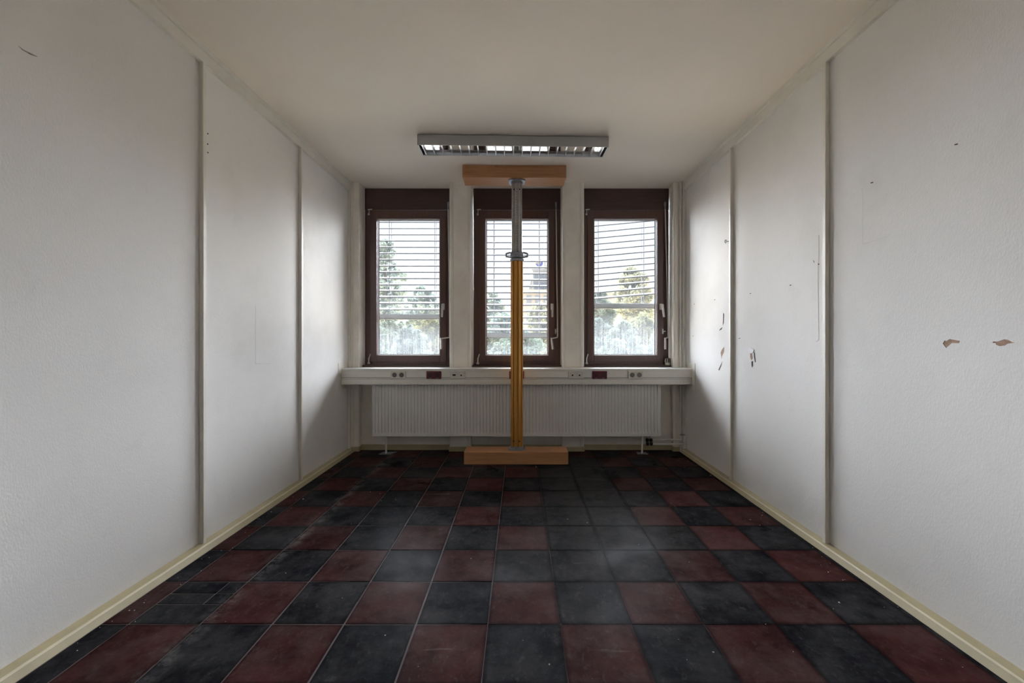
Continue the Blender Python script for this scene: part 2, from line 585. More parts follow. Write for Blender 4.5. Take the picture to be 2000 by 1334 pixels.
def tile_mesh(w, d, kind, gap):
    key = (round(w, 3), round(d, 3), kind, gap)
    if key not in tile_cache:
        bm = bmesh.new()
        bmesh.ops.create_cube(bm, size=1.0)
        for v in bm.verts:
            v.co.x *= w - gap
            v.co.y *= d - gap
            v.co.z = v.co.z * 0.012 - 0.006
        ed = [e for e in bm.edges if all(v.co.z > -0.001 for v in e.verts)]
        bmesh.ops.bevel(bm, geom=ed, offset=0.0022 if gap > 0.002 else 0.0009, segments=2, affect='EDGES')
        me = bpy.data.meshes.new('floor_tile')
        bm.to_mesh(me)
        bm.free()
        me.materials.append(M[kind])
        tile_cache[key] = me
    return tile_cache[key]


def lay(x0, x1, y0, y1, kind):
    o = bpy.data.objects.new('floor_tile', tile_mesh(x1 - x0, y1 - y0, kind, 0.0034 if x1 < 0.0 else 0.0009))
    o.location = ((x0 + x1) / 2, (y0 + y1) / 2, rnd.uniform(-0.0005, 0.0003))
    o.rotation_euler = (rnd.gauss(0, 0.0026), rnd.gauss(0, 0.0026), rnd.gauss(0, 0.002))
    COL.objects.link(o)
    o.parent = floor


# column c7 is all charcoal beyond the second visible row; a few other swapped tiles
swap_dark = {(c7, r) for c7 in (7,) for r in range(6, 15)} | {(8, 7), (8, 9), (8, 11), (3, 8)}
for r in range(14):
    y0, y1 = lines_y[r], lines_y[r + 1]
    for c in range(13):
        x0 = lines_x[c]
        x1 = lines_x[c + 1] if c < 12 else 1.690
        # row r=4 spans Y 1.407-1.707, where odd columns are red
        red = (c + r) % 2 == 1
        if (c, r) in swap_dark or c == 12:
            red = False
        if c == 1 and r == 5:                                   # the cut pieces by the left wall
            lay(x0, x1, 1.707, 1.836, 'dark')
            lay(x0, -1.42, 1.836, 1.914, 'dark')
            lay(-1.42, x1, 1.836, 1.914, 'dark')
            lay(x0, -1.42, 1.914, y1, 'dark')
            lay(-1.42, x1, 1.914, y1, 'dark')
            continue
        lay(x0, x1, y0, y1, 'red' if red else 'dark')

# wall panels between the battens
batten_y = [-1.861, -0.818, 0.225, 1.268, 2.311, 3.354]
edges = [YB] + batten_y + [4.34]
for side, root, x in (('l', wl_, XL), ('r', wr_, XR)):
    sgn = -1 if side == 'l' else 1
    for a, b in zip(edges[:-1], edges[1:]):
        box('wall_panel', M['wall'], root, min(x, x + sgn * 0.013), max(x, x + sgn * 0.013), a + 0.001, b - 0.001, -0.05, ZC)
    for yb in batten_y + [4.309]:
        w = 0.026
        bt = box('batten', M['trim'], root, min(x, x - sgn * 0.024), max(x, x - sgn * 0.024), yb, yb + w, 0.02, 2.757, 0.003)

# cornice boards
for k, (x, sgn) in enumerate(((XL, 1), (XR, -1)), 1):
    t = MB().prism([(x, 2.753), (x + sgn * 0.023, 2.753), (x + sgn * 0.023, 2.815), (x + sgn * 0.0215, 2.816),
                    (x + sgn * 0.0215, 2.818), (x + sgn * 0.030, 2.820), (x + sgn * 0.032, ZC), (x, ZC)], YB, YP, 'Y')
    o = t.build('trim_%d' % k, M['trim'])
    tag(o, 'cream cornice board along the %s edge of the ceiling' % ('left' if sgn == 1 else 'right'), 'cornice', kind='structure')

# skirting along the side walls: sloped top, lighter nosing, front face
for name, x, sgn, xb in (('baseboard_left', XL, 1, -1.748), ('baseboard_right', XR, -1, 1.691)):
    xm = x + sgn * 0.040
    o = MB().prism([(x, -0.002), (xb, -0.002), (xb - sgn * 0.016, 0.0265), (xm, 0.030), (x, 0.036)], YB, 4.325, 'Y').build(name, M['skirting'])
    tag(o, 'cream skirting along the %s wall' % name.split('_')[1], 'skirting', kind='structure')
    MB().prism([(xb - sgn * 0.013, 0.0255), (xb - sgn * 0.0155, 0.0295), (xm, 0.0312), (xm, 0.028)], YB, 4.30, 'Y').build('nosing', M['skirting_edge'], o)

# ------------------------------------------------------------------ window wall
wf_ = box('wall_front', M['pier'], None, XL - 0.1, XR + 0.1, YN, 4.78, -0.1, 0.885)
tag(wf_, 'window wall with painted piers and a radiator niche', 'wall', kind='structure')
# pilasters by the side walls, piers between the windows (floor to ceiling)
pil_l = MB().prism([(XL, YP), (-1.705, YP), (-1.699, YP + 0.006), (-1.703, YF + 0.03), (-1.703, 4.79), (XL - 0.1, 4.79), (XL - 0.1, YP)], -0.02, ZC, 'Z').build('pilaster', M['pier'], wf_)
pil_r = MB().prism([(XR, YP), (1.634, YP), (1.626, YP + 0.006), (1.648, YF + 0.03), (1.648, 4.79), (XR + 0.1, 4.79), (XR + 0.1, YP)], -0.02, ZC, 'Z').build('pilaster', M['pier'], wf_)
MB().prism([(-1.786, YP - 0.005), (-1.755, YP - 0.005), (-1.755, YP + 0.01), (-1.786, YP + 0.01)], 0.0, ZC, 'Z').build('cover_strip', M['trim'], wf_, 0.002)
MB().prism([(1.640, YP - 0.005), (1.672, YP - 0.005), (1.672, YP + 0.01), (1.640, YP + 0.01)], 0.0, ZC, 'Z').build('cover_strip', M['trim'], wf_, 0.002)
for x0, x1, b0, b1 in ((-0.745, -0.5145, 0.012, 0.004), (0.449, 0.683, 0.004, 0.014)):
    pr = MB().prism([(x0 + b0, YP), (x1 - b1, YP), (x1, YP + 0.012), (x1, 4.79), (x0, 4.79), (x0, YP + 0.012)], -0.02, ZC, 'Z').build('pier', M['pier'], wf_)
    MB().box(x0 + b0 + 0.001, x0 + b0 + 0.030, YP - 0.004, YP + 0.01, 0.0, ZC).build('cover_strip', M['trim'], wf_, 0.002)
    MB().box(x1 - b1 - 0.030, x1 - b1 - 0.001, YP - 0.004, YP + 0.01, 0.0, ZC).build('cover_strip', M['trim'], wf_, 0.002)
# front skirting in the niche and round the piers
bf = MB()
bf.box(-1.70, 1.63, YN - 0.016, YN + 0.005, -0.002, 0.056)
o = bf.build('baseboard_front', M['skirting'])
tag(o, 'cream skirting in the niche behind the radiator', 'skirting', kind='structure')
for x0, x1 in ((-1.79, -1.694), (-0.749, -0.510), (0.445, 0.687), (1.620, 1.735)):
    box('skirting_piece', M['skirting'], o, x0, x1, YP - 0.012, YP + 0.05, -0.002, 0.048, 0.003)

# ------------------------------------------------------------------ the three windows
ZS, ZH = 0.893, 2.608
WC = [-1.224, -0.030, 1.162]
handle_lean = [-0.004, 0.0, 0.016]
for k, cx in enumerate(WC):
    x0, x1 = cx - 0.4785, cx + 0.4785
    root = thing('window_%d' % (k + 1), (cx, YF, ZS),
                 ['left', 'middle', 'right'][k] + ' brown wooden casement window with dusty glass', 'window', kind='structure')
    # outer frame: stiles and rails as one joined frame, board of the blind box above
    fr = MB()
    yf0, yf1 = YF + 0.012, YF + 0.085
    fr.box(x0, x0 + 0.066, yf0, yf1, ZS, ZH)
    fr.box(x1 - 0.066, x1, yf0, yf1, ZS, ZH)
    fr.box(x0 + 0.066, x1 - 0.066, yf0, yf1, ZS, ZS + 0.05)
    fr.box(x0 + 0.066, x1 - 0.066, yf0, yf1, ZH - 0.04, ZH)
    fr.build('frame', M['brown'], root, 0.003)
    box('blind_box_board', M['brownh'], root, x0, x1, YF + 0.006, YF + 0.03, ZH + 0.001, ZC - 0.001, 0.002)
    box('blind_box_back', M['brownh'], root, x0, x1, YF + 0.03, YF + 0.10, ZH + 0.02, ZC - 0.001)
    # inner ledge
    box('ledge', M['brownh'], root, x0 - 0.004, x1 + 0.004, 4.425, YF + 0.02, ZS - 0.004, ZS + 0.011, 0.003)
    # sash
    sx0, sx1, sz0, sz1 = cx - 0.4185, cx + 0.4185, ZS + 0.042, ZH - 0.005
    gx0, gx1, gz0, gz1 = cx - 0.346, cx + 0.346, 1.008, 2.508
    ys0, ys1 = YF - 0.006, YF + 0.055
    sash = MB()
    sash.box(sx0, gx0, ys0, ys1, sz0, sz1)
    sash.box(gx1, sx1, ys0, ys1, sz0, sz1)
    sash.box(gx0, gx1, ys0, ys1, sz0, gz0)
    sash.box(gx0, gx1, ys0, ys1, gz1, sz1)
    so = sash.build('sash', M['brown'], root, 0.004)
    bd = MB()
    bd.box(gx0 - 0.002, gx0 + 0.006, YF + 0.022, YF + 0.046, gz0, gz1)
    bd.box(gx1 - 0.006, gx1 + 0.002, YF + 0.022, YF + 0.046, gz0, gz1)
    bd.box(gx0, gx1, YF + 0.022, YF + 0.046, gz0 - 0.002, gz0 + 0.006)
    bd.box(gx0, gx1, YF + 0.022, YF + 0.046, gz1 - 0.006, gz1 + 0.002)
    bd.build('glazing_bead', M['bead'], so)
    sl = MB()
    for (a, b, c, d) in ((gx0, gx0 + 0.013, gz0, gz1), (gx1 - 0.013, gx1, gz0, gz1), (gx0, gx1, gz0, gz0 + 0.011), (gx0, gx1, gz1 - 0.011, gz1)):
        sl.box(a, b, YF + 0.044, YF + 0.0475, c, d)
    sl.build('spacer', M['seal'], so)
    box('pane', M['glass'], so, gx0 - 0.004, gx1 + 0.004, YF + 0.0480, YF + 0.0530, gz0 - 0.004, gz1 + 0.004)
    # handle: rosette, neck, lever
    hx, hz = cx + 0.386, 1.5426
    h = MB()
    h.box(hx - 0.016, hx + 0.016, ys0 - 0.012, ys0 + 0.002, hz - 0.034, hz + 0.034)
    h.tube((hx, ys0, hz + 0.008), (hx, ys0 - 0.05, hz + 0.008), 0.010)
    ln = handle_lean[k]
    h._add([(hx - 0.012, ys0 - 0.060, hz + 0.024), (hx + 0.012, ys0 - 0.060, hz + 0.024),
            (hx + 0.012, ys0 - 0.044, hz + 0.024), (hx - 0.012, ys0 - 0.044, hz + 0.024),
            (hx - 0.010 + ln, ys0 - 0.062, hz - 0.117), (hx + 0.010 + ln, ys0 - 0.062, hz - 0.117),
            (hx + 0.010 + ln, ys0 - 0.048, hz - 0.117), (hx - 0.010 + ln, ys0 - 0.048, hz - 0.117)],
           [(0, 1, 2, 3), (7, 6, 5, 4), (0, 4, 5, 1), (1, 5, 6, 2), (2, 6, 7, 3), (3, 7, 4, 0)])
    tag(h.build('handle', M['handle'], so, 0.003), 'pale grey window handle')
    # unseen ledge added outside to bounce daylight up to the ceiling, sloping outwards
    MB().prism([(YF + 0.060, 0.978), (4.98, 0.955), (4.98, 0.935), (4.96, 0.935), (4.96, 0.950), (YF + 0.060, 0.970)], x0 - 0.004, x1 + 0.004, 'X').build('bounce_ledge', M['ledge'], root)
    # corner hinges on the left stile
    hb = MB()
    bx = sx0 - 0.012
    hb.lathe([(0.017, ZS + 0.018), (0.020, ZS + 0.024), (0.017, ZS + 0.036), (0.007, ZS + 0.042)], (bx, ys0 - 0.004), 12)
    hb.tube((bx, ys0 - 0.006, ZS + 0.030), (bx + 0.002, ys0 - 0.006, ZS + 0.085), 0.008, 8)
    hb.tube((bx + 0.002, ys0 - 0.006, ZS + 0.080), (bx + 0.018, ys0 - 0.004, ZS + 0.130), 0.006, 8)
    tag(hb.build('hinge', M['chrome'], root, smooth=True), 'metal corner hinge')
    hb = MB()
    hb.tube((bx - 0.008, ys0 - 0.006, ZH - 0.002), (bx + 0.036, ys0 - 0.006, ZH + 0.001), 0.006, 8)
    hb.tube((bx + 0.004, ys0 - 0.006, ZH - 0.002), (bx + 0.004, ys0 - 0.006, ZH - 0.05), 0.004, 8)
    hb.tube((bx - 0.001, ys0 - 0.006, ZH - 0.045), (bx + 0.001, ys0 - 0.006, ZH - 0.062), 0.010, 8)
    tag(hb.build('hinge', M['chrome'], root, smooth=True), 'metal corner hinge')
    # crank rod of the outside blind: gear knuckle on the board, rod, folding crank with grip, rod clip
    tx = cx + (0.441, 0.4285, 0.432)[k]
    bx2 = cx + (0.4655, 0.4416, 0.450)[k]
    ty, by = YF - 0.012, YF - 0.055
    zt, zb = 2.640, 1.205
    cr = MB()
    cr.box(tx - 0.010, tx + 0.010, YF - 0.016, YF + 0.01, 2.652, 2.690)
    cr.tube((tx, ty, 2.655), (tx, ty, 2.625), 0.009, 10)
    cr.tube((tx, ty, 2.625), (tx + 0.002, ty - 0.002, 2.605), 0.006, 10)
    rod = cr.build('crank_knuckle', M['alu_cast'], root, smooth=True)
    rd = MB()
    rd.path([(tx, ty, 2.615), ((tx + bx2) / 2, (ty + by) / 2, 1.95), (bx2, by, 1.30)], 0.0065)
    rodo = rd.build('crank_rod', M['handle'], root, smooth=True)
    gx = bx2 - (0.093, 0.066, 0.038)[k]
    ay = by - 0.01
    ck = MB()
    ck.path([(bx2, by, 1.31), (bx2, by, zb + 0.01), (bx2 - 0.004, by - 0.002, zb), (gx + 0.004, ay, zb - 0.010)], 0.0075)
    ck.build('crank_arm', M['chrome'], rodo, smooth=True)
    gp = MB()
    gp.path([(gx, ay, zb - 0.004), (gx + 0.002, ay, zb - 0.03)], 0.009)
    gp.path([(gx + 0.002, ay, zb - 0.03), (gx + (0.003, 0.016, 0.003)[k], ay, zb - 0.128)], 0.0105)
    gp.build('crank_grip', M['handle'], rodo, smooth=True)
    if k:
        cl = MB()
        cx2 = bx2 - (0, 0.012, 0.036)[k]
        cl.box(cx2 - 0.014, cx2 + 0.002, YF - 0.012, YF + 0.014, 1.245, 1.30)
        cl.tube((cx2 - 0.004, YF - 0.01, 1.272), (cx2 + 0.012, by + 0.012, 1.272), 0.006, 8)
        cl.build('rod_clip', M['handle'], root, 0.002)

# ------------------------------------------------------------------ outside venetian blinds
YBL = 4.72


def slat(parent, x0, z0, x1, z1, flat=False):
    tilt = math.radians(15)
    n = 6
    top, bot = [], []
    for i in range(n + 1):
        s = -0.040 + 0.080 * i / n
        crown = 0.006 * (1 - (s / 0.040) ** 2)
        y = YBL + s * math.cos(tilt) - crown * math.sin(tilt)
        z = s * math.sin(tilt) + crown * math.cos(tilt)
        top.append((y, z + 0.0022))
        bot.append((y, z - 0.0022))
    # rolled lips at both edges
    prof = [(bot[0][0] - 0.001, bot[0][1] - 0.0055)] + bot[1:-1] + [(bot[-1][0] + 0.001, bot[-1][1] - 0.004)] + top[::-1]
    m = MB()
    k = len(prof)
    vs = [(x0, y, z + z0) for y, z in prof] + [(x1, y, z + z1) for y, z in prof]
    fs = [tuple(range(k - 1, -1, -1)), tuple(range(k, 2 * k))] + [(i, (i + 1) % k, k + (i + 1) % k, k + i) for i in range(k)]
    m._add(vs, fs)
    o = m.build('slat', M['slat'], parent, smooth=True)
    o.data.materials.append(M['slat_top_lit'])  # upper faces take the painted-in daylight tone
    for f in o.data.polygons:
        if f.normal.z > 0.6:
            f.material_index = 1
    return o


def blind(cx, zs_l, zs_r, rail_z, label, zc0):
    b = thing('venetian_blind', (cx, YBL, rail_z), label, 'blind', 'blinds outside the windows')
    xa, xb = cx - 0.44, cx + 0.44
    for zl, zr in zip(zs_l, zs_r):
        # the heights were taken at the edges of the glass; carry them on to the slat ends
        g = (zr - zl) / 0.72
        zm = (zl + zr) / 2
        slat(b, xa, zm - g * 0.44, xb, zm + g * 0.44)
    MB().prism([(YBL - 0.034, rail_z - 0.024), (YBL + 0.034, rail_z - 0.024), (YBL + 0.04, rail_z + 0.015),
                (YBL + 0.025, rail_z + 0.027), (YBL - 0.025, rail_z + 0.027), (YBL - 0.04, rail_z + 0.015)], xa, xb, 'X').build('bottom_rail', M['rail'], b, 0.003)
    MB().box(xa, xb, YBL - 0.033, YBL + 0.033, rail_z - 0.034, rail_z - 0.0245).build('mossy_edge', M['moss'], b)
    MB().box(xa, xb, YBL - 0.03, YBL + 0.03, 2.66, 2.72).build('head_rail', M['slat'], b)
    for xc in (cx - 0.265, cx + 0.255):
        for dy in (-0.043, 0.043):
            MB().tube((xc, YBL + dy, rail_z + 0.02), (xc, YBL + dy, 2.665), 0.0035, 6).build('ladder_cord', M['cord'], b)
    return b


z1 = [2.6055 - 0.0715 * k for k in range(16)]
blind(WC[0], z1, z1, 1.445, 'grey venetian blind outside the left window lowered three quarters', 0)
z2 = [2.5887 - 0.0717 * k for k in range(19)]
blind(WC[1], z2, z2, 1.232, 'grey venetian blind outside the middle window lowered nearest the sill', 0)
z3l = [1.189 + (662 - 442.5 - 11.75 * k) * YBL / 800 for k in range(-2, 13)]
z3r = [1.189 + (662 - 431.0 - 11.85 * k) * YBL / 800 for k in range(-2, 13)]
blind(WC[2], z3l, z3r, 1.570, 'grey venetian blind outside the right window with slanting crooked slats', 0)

# ------------------------------------------------------------------ sill with cable channel
YD = 4.148
ct = thing('cable_channel', (0, YD, 0.7265), 'long cream cable channel with white window sill on top, wall to wall', 'cable channel')
xa, xb = XL + 0.002, XR - 0.002
box('sill_board', M['sill'], ct, xa, xb, YD, YP - 0.006, 0.876, 0.888, 0.003)
box('channel_body', M['duct_dark'], ct, xa, xb, YD + 0.004, YP - 0.008, 0.7275, 0.8755)
box('upper_rail', M['duct'], ct, xa, xb, YD + 0.0005, YD + 0.006, 0.8745 - 0.013, 0.8750, 0.001)
# the front cover is cut round the sockets
sock_spans = [(-1.3045, -1.153), (-0.9435, -0.7935), (-0.7000, -0.5530), (-0.1055, 0.0450), (0.5010, 0.6370), (0.7360, 0.8810), (1.0970, 1.2480)]
cuts = [xa] + [v for s in sock_spans for v in s] + [xb]
for a, b in zip(cuts[0::2], cuts[1::2]):
    box('channel_cover', M['duct'], ct, a + 0.001, b - 0.001, YD + 0.0015, YD + 0.006, 0.7985, 0.8605, 0.001)
box('middle_rail', M['duct'], ct, xa, xb, YD + 0.0005, YD + 0.006, 0.7825, 0.7935, 0.001)
box('lower_cover', M['duct'], ct, xa, xb, YD + 0.0015, YD + 0.006, 0.738, 0.7800, 0.001)
box('lower_rail', M['duct'], ct, xa, xb, YD, YD + 0.006, 0.7265, 0.7365, 0.001)
box('end_plate', M['trim'], ct, XL + 0.0004, XL + 0.0035, 4.083, YP - 0.03, 0.668, 0.948, 0.001)
box('end_plate', M['trim'], ct, XR - 0.0035, XR - 0.0004, 4.083, YP - 0.03, 0.664, 0.946, 0.001)


def double_socket(xc, name, label, group, plate, insert, style):
    zc = 0.8245
    t = thing(name, (xc, YD, zc), label, 'socket', group)
    w, h = 0.0745, 0.0395
    box('frame_plate', M[plate], t, xc - w, xc + w, YD - 0.011, YD - 0.0004, zc - h, zc + h, 0.003)
    for s, sty in zip((-1, 1), style):
        px = xc + s * 0.0355
        if sty == 'power':
            ins = MB()
            ins.ring_y((px, zc), 0.0205, 0.0265, YD - 0.0128, YD - 0.0105, 24)
            ring = ins.build('socket_rim', M[insert], t, smooth=True)
            well = MB().ring_y((px, zc), 0.001, 0.0206, YD - 0.0118, YD - 0.0106, 24).build('socket_well', M['sockrd' if insert == 'sockrd' else 'well'], t)
            for d in (-0.0095, 0.0095):
                MB().tube((px + d, YD - 0.0124, zc), (px + d, YD - 0.0116, zc), 0.0028, 10).build('pin_hole', M['hole'], well)
            MB().box(px - 0.013, px + 0.013, YD - 0.0123, YD - 0.0117, zc - 0.0022, zc + 0.0022).build('well_bridge', M[insert], well)
            if insert == 'sockrd':
                MB().box(px - 0.013, px + 0.013, YD - 0.0118, YD - 0.0108, zc - 0.0345, zc - 0.0295).build('label_strip', M['duct_dark'], t)
        else:
            box('data_insert', M['sock'], t, px - 0.0265, px + 0.0265, YD - 0.0135, YD - 0.010, zc - 0.030, zc + 0.026, 0.001)
            if sty == 'wide':
                box('port', M['hole'], t, px - 0.016, px + 0.016, YD - 0.0142, YD - 0.0130, zc - 0.007, zc + 0.008)
            else:
                box('port', M['hole'], t, px - 0.0075, px + 0.0075, YD - 0.0142, YD - 0.0130, zc - 0.009, zc + 0.005)
            box('port_flap', M['duct'], t, px - 0.009, px + 0.009, YD - 0.0140, YD - 0.0130, zc + 0.013, zc + 0.017)
    return t


double_socket(-1.2288, 'double_socket', 'cream double socket below the left window, leftmost on the channel', 'double sockets on the channel', 'sock', 'sockw', ('power', 'power'))
double_socket(-0.8685, 'double_socket', 'dark red double socket below the left window', 'double sockets on the channel', 'sockr', 'sockrd', ('power', 'power'))
double_socket(-0.6265, 'data_socket', 'cream data socket with one wide and one small port', 'data sockets on the channel', 'sock', 'sockw', ('wide', 'small'))
double_socket(-0.0303, 'double_socket', 'dark red double socket mostly hidden behind the yellow prop', 'double sockets on the channel', 'sockr', 'sockrd', ('power', 'power'))
double_socket(0.5690, 'data_socket', 'cream data socket with two small ports right of the prop', 'data sockets on the channel', 'sock', 'sockw', ('small', 'small'))
double_socket(0.8085, 'double_socket', 'dark red double socket below the right window', 'double sockets on the channel', 'sockr', 'sockrd', ('power', 'power'))
double_socket(1.1725, 'double_socket', 'cream double socket below the right window, rightmost on the channel', 'double sockets on the channel', 'sock', 'sockw', ('power', 'power'))

# ------------------------------------------------------------------ radiator
rx0, rx1, ry0, ry1, rz0, rz1 = -1.510, 1.444, 4.200, 4.300, 0.1894, 0.722
rad = thing('radiator', (0, 4.25, 0.0), 'long white ribbed panel radiator under the cable channel', 'radiator')
nrib = 88
pitch = (rx1 - rx0) / nrib
pr = []
for i in range(nrib):
    a = rx0 + i * pitch
    pr += [(a + 0.0005, 0.008), (a + 0.0045, 0.0), (a + pitch - 0.0095, 0.0), (a + pitch - 0.0055, 0.008)]
pr[0] = (rx0, 0.0)
pr[-1] = (rx1, 0.0)
rows = [(rz0, 0.0), (rz0 + 0.030, 0.0), (rz0 + 0.046, 1.0), (rz1 - 0.004, 1.0), (rz1, 1.0)]
m = MB()
vs, fs = [], []
k = len(pr)
for z, t in rows:
    vs += [(x, ry0 + d * t, z) for x, d in pr]
for j in range(len(rows) - 1):
    fs += [(j * k + i, j * k + i + 1, (j + 1) * k + i + 1, (j + 1) * k + i) for i in range(k - 1)]
m._add(vs, fs)
m.build('front_panel', M['rad'], rad)
MB().box(rx0, rx1, ry0 + 0.0085, ry0 + 0.014, rz0, rz1 - 0.001).build('panel_back', M['rad'], rad)
MB().box(rx0 + 0.004, rx1 - 0.004, ry1 - 0.012, ry1, rz0, rz1).build('rear_panel', M['rad'], rad, 0.002)
for xs0, xs1 in ((rx0 - 0.0025, rx0), (rx1, rx1 + 0.0025)):
    box('side_cover', M['rad'], rad, xs0, xs1, ry0 + 0.001, ry1, rz0 + 0.004, rz1)
for xf in (-1.385, 1.2685):
    ft = MB().tube((xf, 4.246, 0.004), (xf, 4.246, rz0 + 0.02), 0.0095, 12)
    ft.box(xf - 0.02, xf + 0.02, ry0 + 0.015, ry1 - 0.013, rz0 + 0.003, rz0 + 0.012)
    fo = ft.build('foot', M['pipe'], rad, smooth=True)
    MB().prism([(xf - 0.066, 4.208), (xf + 0.052, 4.208), (xf + 0.096, 4.300), (xf - 0.045, 4.300)] if xf < 0 else
               [(xf - 0.055, 4.215), (xf + 0.055, 4.215), (xf + 0.045, 4.290), (xf - 0.045, 4.290)], 0.0008, 0.0045, 'Z').build('foot_plate', M['alu_cast'], fo)
for xv, za in ((1.318, 0.150), (1.356, 0.150)):
    vv = MB()
    vv.tube((xv, 4.250, za + 0.005), (xv, 4.250, rz0 + 0.012), 0.010, 10)
    vo = vv.build('valve', M['chrome'], rad, smooth=True)
    cp = MB()
    cp.lathe([(0.010, 0.088), (0.016, 0.094), (0.018, 0.112), (0.013, 0.122)], (xv + 0.004, 4.232), 12)
    cp.lathe([(0.013, 0.128), (0.018, 0.138), (0.017, 0.156), (0.010, 0.162)], (xv, 4.232), 12)
    cp.tube((xv, 4.236, 0.105), (xv, 4.250, 0.155), 0.009, 8)
    cp.build('valve_cap', M['black'], vo, smooth=True)
pp = MB().path([(1.318, 4.262, 0.160), (1.322, 4.266, 0.143), (1.335, 4.268, 0.139), (1.683, 4.272, 0.139)], 0.0095)
pp.build('supply_pipe', M['pipe'], rad, smooth=True)
pp = MB().path([(1.356, 4.250, 0.110), (1.360, 4.256, 0.096), (1.372, 4.262, 0.092), (1.712, 4.272, 0.092)], 0.0095)
pp.tube((1.348, 4.248, 0.084), (1.372, 4.252, 0.100), 0.012, 10)
pp.build('return_pipe', M['pipe'], rad, smooth=True)
for k, (xr, lab) in enumerate(((1.694, 'white vertical heating pipe in the right corner, left of the pair'),
                               (1.722, 'white vertical heating pipe in the right corner, next to the wall'))):
    q = thing('riser_pipe', (xr, 4.312, 0.0), lab, 'pipe', 'heating pipes in the right corner')
    MB().tube((xr, 4.312, 0.002), (xr, 4.312, 0.725), 0.0105, 12).build('lower_pipe', M['pipe'], q, smooth=True)
    MB().tube((xr, 4.312, 0.8885), (xr, 4.312, ZC), 0.0105, 12).build('upper_pipe', M['pipe'], q, smooth=True)
    zc = (0.139, 0.092)[k]
    MB().tube((xr, 4.312, zc - 0.02), (xr, 4.312, zc + 0.02), 0.0135, 12).build('tee_fitting', M['pipe'], q, smooth=True)
    MB().tube((xr - 0.010, 4.300, 0.185), (xr + 0.010, 4.300, 0.182), 0.007, 8).build('pipe_clip', M['alu_cast'], q, smooth=True)

# ------------------------------------------------------------------ timber beams and prop
PX, PY = -0.0275, 3.99


def beam(name, label, cx, cy, z0, w, d, h, rot):
    t = MB().box(-w / 2, w / 2, -d / 2, d / 2, 0, h)
    o = t.build(name, M['beam'], None, 0.004)
    o.location = (cx, cy, z0)
    o.rotation_euler = (0, 0, rot)
    return tag(o, label, 'beam', 'timber beams of the prop')


beam('timber_beam', 'raw timber beam pressed against the ceiling above the prop', -0.052, 4.004, 2.7245, 0.988, 0.215, 0.1203, math.radians(0.7))
beam('timber_beam', 'raw timber beam lying on the tiled floor under the prop', -0.0335, 3.975, 0.0004, 0.988, 0.203, 0.1196, math.radians(-0.2))


def grooved(r, z0, z1, lobes, depth, c, groove_w=0.30, n_sub=6):
    """extruded aluminium tube: round with square-ish grooves"""
    pts = []
    n = lobes * n_sub * 2
    for i in range(n):
        a = 2 * PI * i / n + PI / lobes * 0.35
        ph = (i % (n_sub * 2)) / (n_sub * 2)
        rr = r - (depth if ph > 1 - groove_w else 0)
        pts.append((c[0] + rr * math.cos(a), c[1] + rr * math.sin(a)))
    return MB().prism(pts, z0, z1, 'Z')


prop = thing('telescopic_prop', (PX, PY, 0.12), 'yellow telescopic building prop standing between two timber beams', 'prop')
tag(grooved(0.0605, 0.132, 1.950, 9, 0.014, (PX, PY), 0.36).build('outer_tube', M['gold'], prop), 'yellow anodised grooved lower tube')
for dx in (-0.030, 0.024):
    MB().tube((PX + dx, PY - 0.0585, 0.205), (PX + dx, PY - 0.045, 0.205), 0.0065, 10).build('pin_hole', M['hole'], prop)
it = grooved(0.0515, 1.950, 2.712, 9, 0.009, (PX, PY), 0.32).build('inner_tube', M['alu'], prop)
tag(it, 'bare aluminium upper tube with pin holes')
for dx in (-0.026, 0.026):
    MB().tube((PX + dx, PY - 0.0475, 2.630), (PX + dx, PY - 0.038, 2.630), 0.006, 10).build('pin_hole', M['hole'], it)
# scale marks along the middle rib
sm = MB()
for i in range(24):
    z = 2.05 + i * 0.025
    sm.box(PX - 0.006, PX + 0.006, PY - 0.0523, PY - 0.0508, z, z + 0.008)
tag(sm.build('scale_marks', M['alu_cast'], it), kind='stuff')
for z0, z1, nm in ((0.1202, 0.132, 'base_plate'), (2.7115, 2.7240, 'top_plate')):
    pl = MB()
    pl.prism([(PX + sx * a, PY + sy * b) for sx, sy, a, b in
              ((-1, -1, 0.080, 0.050), (-1, -1, 0.052, 0.072), (1, -1, 0.052, 0.072), (1, -1, 0.080, 0.050),
               (1, 1, 0.080, 0.050), (1, 1, 0.052, 0.072), (-1, 1, 0.052, 0.072), (-1, 1, 0.080, 0.050))], z0, z1, 'Z')
    po = pl.build(nm, M['alu_cast'], prop, 0.002)
    fl = MB()
    za, zb2 = (z1 - 0.001, z1 + 0.020) if z0 < 1 else (z0 - 0.020, z0 + 0.001)
    fl.lathe([(0.062, za), (0.062, zb2)] if z0 < 1 else [(0.056, za), (0.056, zb2)], (PX, PY), 24)
    fl.build('socket_ring', M['alu_cast'], po, smooth=True)
nut = MB()
nut.lathe([(0.054, 1.9705), (0.066, 1.978), (0.068, 1.990), (0.064, 1.996), (0.066, 2.002), (0.062, 2.028), (0.056, 2.036), (0.0525, 2.036)], (PX, PY), 28)
nut.box(PX + 0.002, PX + 0.018, PY - 0.078, PY - 0.058, 1.995, 2.042)
nut.tube((PX + 0.010, PY - 0.070, 2.025), (PX + 0.010, PY - 0.090, 2.030), 0.008, 10)
no = nut.build('adjusting_nut', M['alu_cast'], prop, smooth=True)
